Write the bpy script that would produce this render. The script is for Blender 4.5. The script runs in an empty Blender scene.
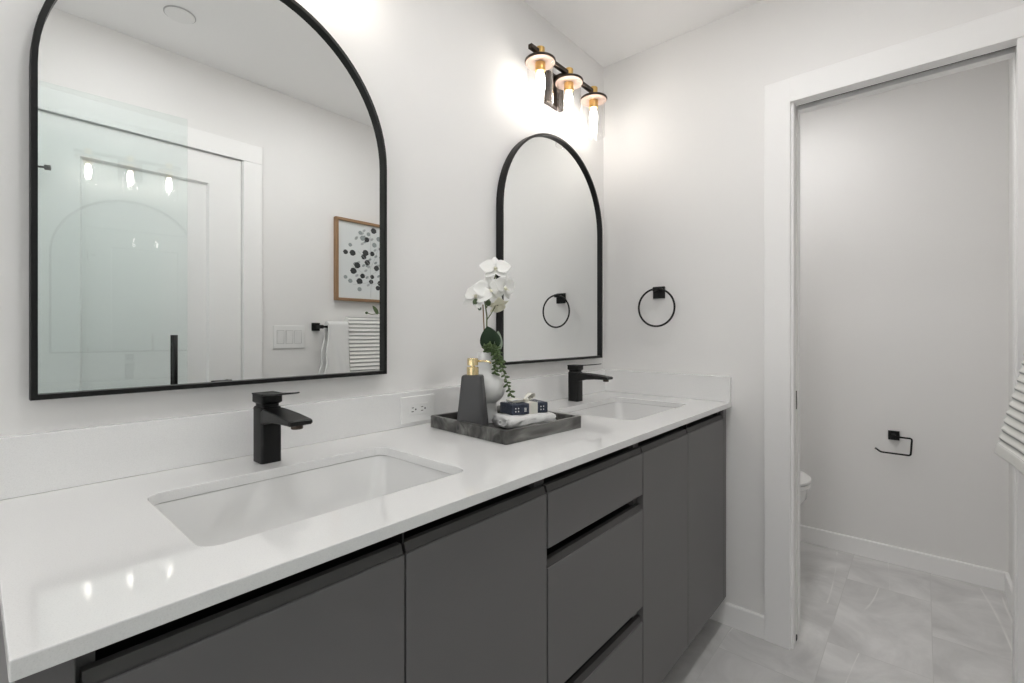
import bpy, bmesh, math, random
from mathutils import Vector, Matrix
C = bpy.context.scene
PI = math.pi
rnd = random.Random(7)

# ------------------------------------------------------------------ camera, world, exposure
YAW = 0.7163
cam_d = bpy.data.cameras.new('camera'); cam = bpy.data.objects.new('camera', cam_d)
C.collection.objects.link(cam)
cam.location = (0.0, -1.1416, 1.1493)
cam.rotation_euler = (PI/2, 0, YAW - PI/2)
cam_d.sensor_width = 36; cam_d.lens = 36*472/1024
cam_d.shift_y = -8.0/1024
cam_d.clip_start = 0.02
C.camera = cam
C.view_settings.view_transform = 'Standard'
C.view_settings.look = 'None'
C.view_settings.exposure = 0.0
C.view_settings.gamma = 1.0
C.view_settings.use_curve_mapping = False
w = bpy.data.worlds.new('world'); C.world = w; w.use_nodes = True
w.node_tree.nodes['Background'].inputs[0].default_value = (0.9, 0.95, 1, 1)
w.node_tree.nodes['Background'].inputs[1].default_value = 0.3
BULB_W = 37.0        # glow of the vanity bulbs
SHOWER_W = 40.0       # ceiling light over the shower end of the room
CEIL_FILL_W = 62.0         # two unseen ceiling discs added as fill over the vanity
WC_W = 112.0           # ceiling light of the toilet room
FILL_W = 8.0         # soft fill added from the shower end
fill_l = bpy.data.lights.new('added_left_fill', 'AREA'); fill_o = bpy.data.objects.new('added_left_fill', fill_l)  # added fill lamp; the left wall has no window
C.collection.objects.link(fill_o)
fill_l.shape = 'RECTANGLE'; fill_l.size = 1.15; fill_l.size_y = 1.95; fill_l.energy = FILL_W; fill_l.color = (.965, .985, 1.0)
fill_o.location = (-1.345, -.70, 1.25); fill_o.rotation_euler = (0, -PI/2, 0)
C.cycles.max_bounces = 14
C.cycles.diffuse_bounces = 8
C.cycles.glossy_bounces = 8
C.cycles.transparent_max_bounces = 24
C.cycles.sample_clamp_indirect = 40
C.cycles.caustics_reflective = False
C.cycles.caustics_refractive = False

# ------------------------------------------------------------------ helpers: materials
def newmat(name):
    m = bpy.data.materials.new(name); m.use_nodes = True
    nt = m.node_tree; b = nt.nodes['Principled BSDF']
    return m, nt, b
def nd(nt, typ, **kw):
    n = nt.nodes.new(typ)
    for k, v in kw.items(): setattr(n, k, v)
    return n
def add_bump(nt, b, scale, strength, dist=0.002, detail=3):
    tc = nd(nt, 'ShaderNodeTexCoord'); n = nd(nt, 'ShaderNodeTexNoise')
    n.inputs['Scale'].default_value = scale; n.inputs['Detail'].default_value = detail
    bp = nd(nt, 'ShaderNodeBump'); bp.inputs['Strength'].default_value = strength
    bp.inputs['Distance'].default_value = dist
    nt.links.new(tc.outputs['Object'], n.inputs['Vector'])
    nt.links.new(n.outputs['Fac'], bp.inputs['Height'])
    nt.links.new(bp.outputs['Normal'], b.inputs['Normal'])
    return tc, n
def plain(name, col, rough=.5, metal=0, bump=None, var=None, coat=0, spec=None, sheen=0):
    m, nt, b = newmat(name)
    b.inputs['Base Color'].default_value = (*col, 1)
    b.inputs['Roughness'].default_value = rough; b.inputs['Metallic'].default_value = metal
    if spec is not None: b.inputs['Specular IOR Level'].default_value = spec
    b.inputs['Coat Weight'].default_value = coat
    b.inputs['Sheen Weight'].default_value = sheen
    if bump: add_bump(nt, b, *bump)
    if var:
        sc, col2 = var
        tc = nd(nt, 'ShaderNodeTexCoord'); n = nd(nt, 'ShaderNodeTexNoise')
        n.inputs['Scale'].default_value = sc; n.inputs['Detail'].default_value = 4
        mx = nd(nt, 'ShaderNodeMix', data_type='RGBA')
        mx.inputs[6].default_value = (*col, 1); mx.inputs[7].default_value = (*col2, 1)
        nt.links.new(tc.outputs['Object'], n.inputs['Vector'])
        nt.links.new(n.outputs['Fac'], mx.inputs[0])
        nt.links.new(mx.outputs[2], b.inputs['Base Color'])
    return m
def thin_glass(name, tint, base=.04, edge=.6, power=4.0, rough=0.0):
    """clear thin glass: see-through, with a reflection that grows towards grazing angles"""
    m = bpy.data.materials.new(name); m.use_nodes = True; nt = m.node_tree
    nt.nodes.clear()
    o = nd(nt, 'ShaderNodeOutputMaterial'); mix = nd(nt, 'ShaderNodeMixShader')
    t = nd(nt, 'ShaderNodeBsdfTransparent'); g = nd(nt, 'ShaderNodeBsdfGlossy')
    lw = nd(nt, 'ShaderNodeLayerWeight'); lw.inputs['Blend'].default_value = .5
    pw = nd(nt, 'ShaderNodeMath', operation='POWER'); pw.inputs[1].default_value = power
    ma = nd(nt, 'ShaderNodeMath', operation='MULTIPLY_ADD'); ma.inputs[1].default_value = edge; ma.inputs[2].default_value = base
    t.inputs['Color'].default_value = (*tint, 1); g.inputs['Roughness'].default_value = rough
    nt.links.new(lw.outputs['Facing'], pw.inputs[0]); nt.links.new(pw.outputs[0], ma.inputs[0])
    nt.links.new(ma.outputs[0], mix.inputs[0]); nt.links.new(t.outputs[0], mix.inputs[1])
    nt.links.new(g.outputs[0], mix.inputs[2]); nt.links.new(mix.outputs[0], o.inputs['Surface'])
    return m
def emit(name, col, s):
    m = bpy.data.materials.new(name); m.use_nodes = True; nt = m.node_tree; nt.nodes.clear()
    o = nd(nt, 'ShaderNodeOutputMaterial'); e = nd(nt, 'ShaderNodeEmission')
    e.inputs['Color'].default_value = (*col, 1); e.inputs['Strength'].default_value = s
    nt.links.new(e.outputs[0], o.inputs['Surface'])
    return m

M = {}
M['wall'] = plain('wall_paint', (.815, .808, .798), .55, bump=(260, .12, .0015))
M['ceil'] = plain('ceiling_paint', (.89, .885, .88), .7, bump=(200, .15, .0015))
M['trim'] = plain('trim_paint', (.89, .886, .88), .5)
M['gap'] = plain('shadow_gap', (.05, .05, .05), .8)
M['cab'] = plain('charcoal_laminate', (.145, .139, .140), .42, bump=(900, .04, .0005))
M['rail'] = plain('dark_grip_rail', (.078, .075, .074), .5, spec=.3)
M['recess'] = plain('black_aluminium', (.006, .006, .006), .35)
M['black'] = plain('matte_black_metal', (.007, .007, .007), .42, bump=(700, .05, .0004), spec=.3)
M['bronze'] = plain('dark_bronze_metal', (.07, .055, .045), .3, 1)
M['lit_under'] = plain('bulb_lit_underside', (.62, .47, .40), .5, .5)  # pale tone stands for bulb light on the bronze disc's underside
M['brass'] = plain('brushed_brass', (.72, .47, .17), .28, 1, bump=(300, .08, .0003))
M['gold'] = plain('polished_gold', (.83, .67, .38), .25, 1)
M['porc'] = plain('white_porcelain', (.76, .76, .755), .08, coat=.3)
M['plastic'] = plain('white_plastic', (.83, .83, .82), .3)
M['gap_shade'] = plain('gap_shade_grey', (.45, .45, .45), .4)  # grey that stands for shade in thin gaps
M['slot'] = plain('dark_slot', (.03, .03, .03), .6)
M['chrome'] = plain('chrome', (.75, .75, .75), .12, 1)
M['soap'] = plain('charcoal_ceramic', (.060, .060, .062), .55, bump=(500, .06, .0006))
M['vase'] = plain('white_matte_ceramic', (.80, .80, .79), .45, bump=(160, .05, .001))
M['petal'] = plain('white_petal', (.88, .88, .87), .5, sheen=.2, var=(60, (.80, .80, .76)))
M['cream'] = plain('cream_petal', (.80, .78, .66), .5, var=(50, (.70, .68, .50)))
M['leaf'] = plain('dark_green_leaf', (.012, .030, .014), .55, spec=.25, var=(40, (.022, .045, .02)))
M['paleleaf'] = plain('pale_green_leaf', (.30, .36, .28), .5)
M['bud'] = plain('green_bud', (.07, .11, .045), .5)
M['stem'] = plain('green_stem', (.12, .15, .05), .5)
M['stick'] = plain('brown_stake', (.28, .17, .08), .6)
M['succ'] = plain('succulent_green', (.13, .19, .075), .5, spec=.3, var=(90, (.05, .085, .035)))
M['terry'] = plain('white_terry', (.85, .85, .84), .95, bump=(900, .8, .003), sheen=.3)
M['ribbon'] = plain('cream_ribbon', (.78, .75, .66), .7, var=(70, (.66, .66, .62)))
M['band'] = plain('grey_paper_band', (.55, .57, .56), .7)
M['wood'] = plain('oak_frame', (.30, .175, .09), .5)
M['mirror'] = plain('mirror_silver', (.90, .915, .91), .0, 1)
M['glass'] = thin_glass('clear_lamp_glass', (.98, .98, .98), .03, .6, 3.5)
M['shower'] = thin_glass('shower_glass', (.968, .998, .993), .07, .6, 4)
M['bulb'] = emit('bulb_glow', (1.0, .93, .85), BULB_W)
M['led_s'] = emit('led_diffuser_shower', (1.0, .985, .97), SHOWER_W)
M['fill_m'] = emit('added_fill_diffuser', (1.0, .99, .985), CEIL_FILL_W)
M['led_w'] = emit('led_diffuser_toilet', (1.0, .985, .97), WC_W)
M['paper'] = plain('art_paper', (.72, .75, .75), .5)
M['ink1'] = plain('art_charcoal_leaf', (.035, .038, .04), .6)
M['ink2'] = plain('art_grey_leaf', (.30, .34, .34), .6)
M['ink3'] = plain('art_stem', (.42, .45, .45), .6)

def quartz():
    m, nt, b = newmat('white_quartz')
    tc = nd(nt, 'ShaderNodeTexCoord')
    v = nd(nt, 'ShaderNodeTexVoronoi'); v.inputs['Scale'].default_value = 420
    r = nd(nt, 'ShaderNodeValToRGB')
    r.color_ramp.elements[0].position = .0; r.color_ramp.elements[0].color = (.78, .78, .775, 1)
    r.color_ramp.elements[1].position = .35; r.color_ramp.elements[1].color = (.86, .86, .855, 1)
    n = nd(nt, 'ShaderNodeTexNoise'); n.inputs['Scale'].default_value = 700; n.inputs['Detail'].default_value = 2
    mx = nd(nt, 'ShaderNodeMix', data_type='RGBA', blend_type='MULTIPLY')
    mx.inputs[0].default_value = .12
    nt.links.new(tc.outputs['Object'], v.inputs['Vector']); nt.links.new(tc.outputs['Object'], n.inputs['Vector'])
    nt.links.new(v.outputs['Distance'], r.inputs[0])
    nt.links.new(r.outputs[0], mx.inputs[6]); nt.links.new(n.outputs['Fac'], mx.inputs[7])
    nt.links.new(mx.outputs[2], b.inputs['Base Color'])
    b.inputs['Roughness'].default_value = .045
    return m
M['quartz'] = quartz()

def floor_mat():
    m, nt, b = newmat('grey_stone_tile')
    tc = nd(nt, 'ShaderNodeTexCoord')
    mp = nd(nt, 'ShaderNodeMapping'); mp.inputs['Location'].default_value = (0.30, -0.312, 0)
    br = nd(nt, 'ShaderNodeTexBrick'); br.offset = .5
    br.inputs['Color1'].default_value = (0, 0, 0, 1); br.inputs['Color2'].default_value = (1, 1, 1, 1)
    br.inputs['Mortar'].default_value = (.5, .5, .5, 1)
    br.inputs['Scale'].default_value = 1; br.inputs['Mortar Size'].default_value = .0013
    br.inputs['Mortar Smooth'].default_value = .2
    br.inputs['Brick Width'].default_value = .6; br.inputs['Row Height'].default_value = .296
    nt.links.new(tc.outputs['Object'], mp.inputs['Vector']); nt.links.new(mp.outputs[0], br.inputs['Vector'])
    # each tile shifts the stone pattern
    off = nd(nt, 'ShaderNodeVectorMath', operation='SCALE'); off.inputs['Scale'].default_value = 7.3
    nt.links.new(br.outputs['Color'], off.inputs[0])
    ad = nd(nt, 'ShaderNodeVectorMath', operation='ADD')
    nt.links.new(tc.outputs['Object'], ad.inputs[0]); nt.links.new(off.outputs[0], ad.inputs[1])
    n = nd(nt, 'ShaderNodeTexNoise'); n.inputs['Scale'].default_value = 3.6; n.inputs['Detail'].default_value = 9; n.inputs['Roughness'].default_value = .62
    n.inputs['Distortion'].default_value = .8
    nt.links.new(ad.outputs[0], n.inputs['Vector'])
    r = nd(nt, 'ShaderNodeValToRGB')
    r.color_ramp.elements[0].position = .36; r.color_ramp.elements[0].color = (.56, .556, .55, 1)
    r.color_ramp.elements[1].position = .68; r.color_ramp.elements[1].color = (.78, .776, .77, 1)
    nt.links.new(n.outputs['Fac'], r.inputs[0])
    # pale straight veins running diagonally across the tiles
    rot = nd(nt, 'ShaderNodeMapping'); rot.inputs['Rotation'].default_value = (0, 0, math.radians(-26)); rot.inputs['Scale'].default_value = (.30, 2.3, 1)
    nt.links.new(ad.outputs[0], rot.inputs['Vector'])
    vn = nd(nt, 'ShaderNodeTexNoise'); vn.inputs['Scale'].default_value = 2.2; vn.inputs['Detail'].default_value = .3
    nt.links.new(rot.outputs[0], vn.inputs['Vector'])
    vs = nd(nt, 'ShaderNodeMath', operation='SUBTRACT'); vs.inputs[1].default_value = .5
    nt.links.new(vn.outputs['Fac'], vs.inputs[0])
    va = nd(nt, 'ShaderNodeMath', operation='ABSOLUTE'); nt.links.new(vs.outputs[0], va.inputs[0])
    vr = nd(nt, 'ShaderNodeValToRGB')
    vr.color_ramp.elements[0].position = .0; vr.color_ramp.elements[0].color = (1, 1, 1, 1)
    vr.color_ramp.elements[1].position = .007; vr.color_ramp.elements[1].color = (0, 0, 0, 1)
    nt.links.new(va.outputs[0], vr.inputs[0])
    n2 = nd(nt, 'ShaderNodeTexNoise'); n2.inputs['Scale'].default_value = 3.4
    nt.links.new(ad.outputs[0], n2.inputs['Vector'])
    gate = nd(nt, 'ShaderNodeMapRange'); gate.inputs['From Min'].default_value = .50; gate.inputs['From Max'].default_value = .62
    nt.links.new(n2.outputs['Fac'], gate.inputs['Value'])
    mul = nd(nt, 'ShaderNodeMath', operation='MULTIPLY')
    nt.links.new(vr.outputs[0], mul.inputs[0]); nt.links.new(gate.outputs[0], mul.inputs[1])
    mx = nd(nt, 'ShaderNodeMix', data_type='RGBA'); mx.inputs[7].default_value = (.82, .815, .80, 1)
    nt.links.new(mul.outputs[0], mx.inputs[0]); nt.links.new(r.outputs[0], mx.inputs[6])
    g = nd(nt, 'ShaderNodeMix', data_type='RGBA'); g.inputs[7].default_value = (.58, .575, .565, 1)
    nt.links.new(br.outputs['Fac'], g.inputs[0]); nt.links.new(mx.outputs[2], g.inputs[6])
    nt.links.new(g.outputs[2], b.inputs['Base Color'])
    b.inputs['Roughness'].default_value = .38
    return m
M['floor'] = floor_mat()

def marble():
    m, nt, b = newmat('dark_grey_marble')
    tc = nd(nt, 'ShaderNodeTexCoord')
    mp = nd(nt, 'ShaderNodeMapping'); mp.inputs['Scale'].default_value = (4, 17, 16); mp.inputs['Rotation'].default_value = (.0, .12, .06)
    n = nd(nt, 'ShaderNodeTexNoise'); n.inputs['Scale'].default_value = 1; n.inputs['Detail'].default_value = 8; n.inputs['Distortion'].default_value = 1.6
    r = nd(nt, 'ShaderNodeValToRGB')
    e = r.color_ramp.elements
    e[0].position = .34; e[0].color = (.018, .018, .016, 1)
    e[1].position = .70; e[1].color = (.25, .25, .24, 1)
    k = e.new(.5); k.color = (.085, .083, .077, 1)
    nt.links.new(tc.outputs['Object'], mp.inputs[0]); nt.links.new(mp.outputs[0], n.inputs['Vector'])
    nt.links.new(n.outputs['Fac'], r.inputs[0]); nt.links.new(r.outputs[0], b.inputs['Base Color'])
    b.inputs['Roughness'].default_value = .3
    return m
M['marble'] = marble()

def navy():      # navy paper with groups of four white dots printed on it
    m, nt, b = newmat('navy_dotted_paper')
    n = nd(nt, 'ShaderNodeTexNoise'); n.inputs['Scale'].default_value = 150
    r = nd(nt, 'ShaderNodeValToRGB')
    r.color_ramp.elements[0].position = .4; r.color_ramp.elements[0].color = (.018, .024, .045, 1)
    r.color_ramp.elements[1].position = .7; r.color_ramp.elements[1].color = (.05, .065, .10, 1)
    tc = nd(nt, 'ShaderNodeTexCoord'); nt.links.new(tc.outputs['Object'], n.inputs['Vector'])
    nt.links.new(n.outputs['Fac'], r.inputs[0]); nt.links.new(r.outputs[0], b.inputs['Base Color'])
    b.inputs['Roughness'].default_value = .45
    return m
M['navy'] = navy()

def striped():
    m, nt, b = newmat('striped_ribbed_towel')
    tc = nd(nt, 'ShaderNodeTexCoord'); sx = nd(nt, 'ShaderNodeSeparateXYZ')
    nt.links.new(tc.outputs['UV'], sx.inputs[0])
    fr = nd(nt, 'ShaderNodeMath', operation='FRACT'); nt.links.new(sx.outputs['Y'], fr.inputs[0])
    r = nd(nt, 'ShaderNodeValToRGB'); e = r.color_ramp.elements
    e[0].position = 0; e[0].color = (.80, .80, .77, 1)
    e[1].position = 1; e[1].color = (.80, .80, .77, 1)
    for p, c in ((.66, (.80, .80, .77, 1)), (.73, (.40, .41, .41, 1)), (.86, (.40, .41, .41, 1)), (.94, (.80, .80, .77, 1))):
        k = e.new(p); k.color = c
    nt.links.new(fr.outputs[0], r.inputs[0])
    n = nd(nt, 'ShaderNodeTexNoise'); n.inputs['Scale'].default_value = 500
    nt.links.new(tc.outputs['Object'], n.inputs['Vector'])
    bp = nd(nt, 'ShaderNodeBump'); bp.inputs['Strength'].default_value = .6; bp.inputs['Distance'].default_value = .003
    nt.links.new(n.outputs['Fac'], bp.inputs['Height']); nt.links.new(bp.outputs[0], b.inputs['Normal'])
    nt.links.new(r.outputs[0], b.inputs['Base Color'])
    b.inputs['Roughness'].default_value = .95
    return m
M['striped'] = striped()

# ------------------------------------------------------------------ helpers: geometry
def obj(name, bm, m, parent=None, smooth=False, loc=None):
    me = bpy.data.meshes.new(name); bm.normal_update(); bm.to_mesh(me); bm.free()
    for mm in (m if isinstance(m, (list, tuple)) else [m]): me.materials.append(M[mm])
    if smooth:
        for p in me.polygons: p.use_smooth = True
    o = bpy.data.objects.new(name, me); C.collection.objects.link(o)
    if parent is not None: o.parent = parent
    if loc: o.location = loc
    if smooth == 'auto':
        try:
            me.set_sharp_from_angle(angle=math.radians(38))
        except Exception: pass
    return o
def tag(o, label, cat, group=None, kind=None):
    if label: o['label'] = label
    if cat: o['category'] = cat
    if group: o['group'] = group
    if kind: o['kind'] = kind
    return o
def thing(name, label, cat, loc=(0, 0, 0), rotz=0, group=None):
    o = bpy.data.objects.new(name, None); C.collection.objects.link(o)
    o.empty_display_size = .05
    o.location = loc; o.rotation_euler = (0, 0, rotz)
    return tag(o, label, cat, group)
def struct(name, bm, m, parent=None, smooth=False):
    o = obj(name, bm, m, parent, smooth)
    if parent is None: o['kind'] = 'structure'
    return o
def copy_tree(o, parent=None):
    c = o.copy(); C.collection.objects.link(c); c.parent = parent
    for ch in list(o.children): copy_tree(ch, c)
    return c
def B(): return bmesh.new()
def box(bm, x0, x1, y0, y1, z0, z1, bev=0, seg=2, mi=0):
    r = bmesh.ops.create_cube(bm, size=1)
    vs = r['verts']
    for v in vs:
        v.co = Vector((x0+(x1-x0)*(v.co.x+.5), y0+(y1-y0)*(v.co.y+.5), z0+(z1-z0)*(v.co.z+.5)))
    fs = list({f for v in vs for f in v.link_faces})
    for f in fs: f.material_index = mi
    if bev:
        es = list({e for v in vs for e in v.link_edges})
        bmesh.ops.bevel(bm, geom=es, offset=bev, segments=seg, profile=.5, affect='EDGES')
    return bm
def bx(*a, **k): return box(B(), *a, **k)
def basis(d):
    d = Vector(d).normalized(); u = Vector((0, 0, 1)) if abs(d.z) < .9 else Vector((1, 0, 0))
    s = d.cross(u).normalized(); return s, d.cross(s).normalized(), d
def ring(bm, c, s, t, rs, rt, n):
    return [bm.verts.new(Vector(c) + s*(rs*math.cos(2*PI*i/n)) + t*(rt*math.sin(2*PI*i/n))) for i in range(n)]
def skin(bm, rings, cap0=True, cap1=True, closed=False, mi=0):
    fs = []
    for a, b in zip(rings, rings[1:] + ([rings[0]] if closed else [])):
        n = len(a)
        for i in range(n):
            fs.append(bm.faces.new((a[i], a[(i+1) % n], b[(i+1) % n], b[i])))
    if cap0 and not closed: fs.append(bm.faces.new(rings[0][::-1]))
    if cap1 and not closed: fs.append(bm.faces.new(rings[-1]))
    for f in fs: f.material_index = mi
    return fs
def fixn(bm): bmesh.ops.recalc_face_normals(bm, faces=bm.faces[:]); return bm
def tube(bm, pts, r, n=10, closed=False, mi=0):
    pts = [Vector(p) for p in pts]; rings = []; up = None
    N = len(pts)
    for i, p in enumerate(pts):
        if closed: d = pts[(i+1) % N]-pts[i-1]
        else: d = pts[min(i+1, N-1)]-pts[max(i-1, 0)]
        d.normalize()
        if up is None: s, t, _ = basis(d)
        else:
            s = (up - d*up.dot(d)).normalized(); t = d.cross(s)
        up = s
        rr = r[i] if isinstance(r, (list, tuple)) else r
        rings.append(ring(bm, p, s, t, rr, rr, n))
    skin(bm, rings, closed=closed, mi=mi)
    return fixn(bm)
def lathe(bm, prof, c=(0, 0, 0), n=40, axis='z', mi=0):
    """profile of (radius, height); a radius of 0 closes the end"""
    c = Vector(c); rings = []; ax = {'z': Vector((0, 0, 1)), 'y': Vector((0, -1, 0)), 'x': Vector((-1, 0, 0))}[axis]
    s, t, _ = basis(ax)
    for r, h in prof: rings.append(ring(bm, c+ax*h, s, t, max(r, 1e-4), max(r, 1e-4), n))
    skin(bm, rings, mi=mi)
    return fixn(bm)
def rrect(w, d, r, n=6, cx=0, cy=0):
    pts = []
    for sx, sy, a0 in ((1, 1, 0), (-1, 1, PI/2), (-1, -1, PI), (1, -1, 1.5*PI)):
        for i in range(n+1):
            a = a0 + PI/2*i/n
            pts.append((cx+sx*(w/2-r)+r*math.cos(a), cy+sy*(d/2-r)+r*math.sin(a)))
    return pts
def loft(bm, secs, cap0=True, cap1=True, mi=0):
    """secs: list of (list of 2D points, z)"""
    rings = [[bm.verts.new((x, y, z)) for x, y in pts] for pts, z in secs]
    skin(bm, rings, cap0, cap1, mi=mi); return bm
def ellipsoid(bm, c, r, n=10, m=7, rot=None, mi=0):
    mat = Matrix.Translation(Vector(c)) @ (rot.to_4x4() if rot else Matrix()) @ Matrix.Diagonal((*r, 1))
    k = bmesh.ops.create_uvsphere(bm, u_segments=n, v_segments=m, radius=1, matrix=mat)
    for v in k['verts']:
        for f in v.link_faces: f.material_index = mi
    return bm
def prism_x(bm, prof, x0, x1, mi=0):
    """extrude a (y,z) outline along x"""
    a = [bm.verts.new((x0, y, z)) for y, z in prof]; b = [bm.verts.new((x1, y, z)) for y, z in prof]
    skin(bm, [a, b], mi=mi); return fixn(bm)

# ------------------------------------------------------------------ the room
H = 2.41; XR = 1.972; XW = 2.087; XE = 3.04; XL = -1.35; YF = -1.43
struct('floor', bx(XL-.1, XE+.1, YF-.1, .1, -.06, 0), 'floor')
struct('ceiling', bx(XL-.1, XE+.1, YF-.1, .1, H, H+.06), 'ceil')
struct('wall_back', bx(XL-.1, XE+.1, 0, .1, 0, H), 'wall')
struct('wall_end', bx(XE, XE+.1, YF-.1, 0, 0, H), 'wall')
struct('wall_left', bx(XL-.1, XL, YF-.1, 0, 0, H), 'wall')
bm = B()                                   # wall between vanity and toilet room, with the doorway
box(bm, XR, XW, -.772, 0, 0, H)
box(bm, XR, XW, YF, -1.362, 0, H)
box(bm, XR, XW, -1.362, -.772, 2.0165, H)
struct('wall_right', bm, 'wall')
bm = B()                                   # wall behind the camera, with the room door in it
box(bm, XL, .130, YF-.1, YF, 0, H); box(bm, .898, XE, YF-.1, YF, 0, H); box(bm, .130, .898, YF-.1, YF, 2.022, H)
struct('wall_front', bm, 'wall')

# doorway to the toilet room: casing and pocket jambs
bm = B()
box(bm, XR-.018, XR, -.778, -.693, 0, 2.077, .0015)
struct('trim_1', bm, 'trim')
bm = B()
box(bm, XR-.022, XR, YF+.001, -.778, 1.988, 2.077, .0015)
struct('trim_2', bm, 'trim')
bm = B()
box(bm, XR-.018, XR, YF+.001, -1.344, 0, 1.988, .0015)
struct('trim_3', bm, 'trim')
bm = B()                                   # jambs: two boards with a slot for the sliding door
for a, b_ in ((XR-.004, XR+.036), (XW-.036, XW+.004)):
    box(bm, a, b_, -.787, -.773, 0, 2.004, .001)
    box(bm, a, b_, -1.362, -1.348, 0, 2.004, .001)
    box(bm, a, b_, -1.348, -.787, 1.990, 2.016, .001)
box(bm, XR+.036, XW-.036, -.781, -.773, 0, 2.004)
box(bm, XR+.036, XW-.036, -1.362, -1.357, 0, 2.004)
struct('trim_4', bm, 'trim')
bm = B(); box(bm, XR+.0365, XW-.0365, -1.356, -.782, 2.006, 2.0155)
box(bm, XR+.05, XW-.05, -.7865, -.7815, .003, .02)
struct('trim_5', bm, 'gap')
sp = thing('strike_plate', 'small black strike plate on the left jamb of the toilet room doorway', 'strike plate', (2.030, -.7812, .90))
obj('plate', bx(-.011, .011, .0, .0035, -.034, .034, .0008), 'black', sp)
obj('keeper', bx(-.006, .006, .0035, .0042, -.016, .016), 'slot', sp)
# (the plate faces the opening)
sp.rotation_euler = (0, 0, PI)

def baseboard(name, a, b_, n):
    """board from a to b_ (xy) with its face offset towards n"""
    a = Vector(a); b_ = Vector(b_); n = Vector(n); bm = B()
    prof = [(0, 0), (.014, 0), (.014, .080), (.011, .0845), (0, .0845)]
    r = []
    for p in (a, b_): r.append([bm.verts.new((p.x+n.x*o, p.y+n.y*o, z)) for o, z in prof])
    skin(bm, r); struct(name, fixn(bm), 'trim')
baseboard('baseboard_right', (XR, 0), (XR, -.693), (-1, 0))
baseboard('baseboard_end', (XE, 0), (XE, YF), (-1, 0))
baseboard('baseboard_front', (XW+.02, YF), (XE-.014, YF), (0, 1))
baseboard('baseboard_inner', (XW, 0), (XW, -.78), (1, 0))
baseboard('baseboard_back', (XW+.014, 0), (XE-.014, 0), (0, -1))

# room door behind the camera (seen in the big mirror)
bm = B(); DX0, DX1 = .150, .878; dy = YF-.0015
def panel_door(bm, x0, x1, z0, z1, y, px0, px1, pz0, pz1):
    box(bm, x0, x1, y-.040, y-.014, z0, z1)
    for a in ((x0, px0, z0, z1), (px1, x1, z0, z1), (px0, px1, z0, pz0), (px0, px1, pz1, z1)):
        box(bm, a[0], a[1], y-.014, y, a[2], a[3])
    # sloped moulding strips inside the recess
    for q in (((px0, pz0), (px1, pz0), (0, 1)), ((px0, pz1), (px1, pz1), (0, -1)), ((px0, pz0), (px0, pz1), (1, 0)), ((px1, pz0), (px1, pz1), (-1, 0))):
        (ax_, az), (bx_, bz), (nx, nz) = q
        v = [bm.verts.new((ax_, y-.0005, az)), bm.verts.new((bx_, y-.0005, bz)),
             bm.verts.new((bx_+nx*.008, y-.0139, bz+nz*.008)), bm.verts.new((ax_+nx*.008, y-.0139, az+nz*.008))]
        bm.faces.new(v)
    return fixn(bm)
panel_door(bm, DX0, DX1, .008, 1.999, dy, .288, .740, .20, 1.858)
door = struct('door_1', bm, 'trim')
dh = obj('door_handle', lathe(B(), [(.0, 0), (.022, 0), (.022, .008), (.009, .009), (.009, .045), (0, .045)], (.815, dy, .906), 24, 'y'), 'black', door, 'auto')
bm = B(); dyy = dy+.045; box(bm, .735, .822, dyy-.004, dyy+.008, .914, .930, .003)
# 'y' lathe points towards -y, so turn the rose to face the room
for v in dh.data.vertices: v.co.y = 2*dy - v.co.y
obj('lever', bm, 'black', dh)
for z in (.24, 1.0, 1.775):
    h = obj('hinge', tube(B(), [(.147, dy+.006, z-.045), (.147, dy+.006, z+.045)], .007, 12), 'black', door, True)
    if z > 1.7:
        bm = tube(B(), [(.147, dy+.008, z), (.150, dy+.03, z), (.185, dy+.045, z)], .004, 8)
        tube(bm, [(.185, dy+.045, z), (.200, dy+.050, z)], .010, 12)
        obj('hinge_stop', bm, 'black', h, True)
bm = B()                                   # jamb and casing of that door
box(bm, .130, .147, YF-.05, YF, 0, 2.003); box(bm, .881, .898, YF-.05, YF, 0, 2.003); box(bm, .130, .898, YF-.05, YF, 2.003, 2.022)
box(bm, .055, .143, YF, YF+.012, 0, 2.002, .0015); box(bm, .885, .973, YF, YF+.012, 0, 2.002, .0015)
box(bm, .055, .973, YF, YF+.014, 2.002, 2.090, .0015)
struct('trim_6', bm, 'trim')
struct('trim_7', bx(.147, .881, YF-.06, YF-.046, 0, 2.003), 'gap')

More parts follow.
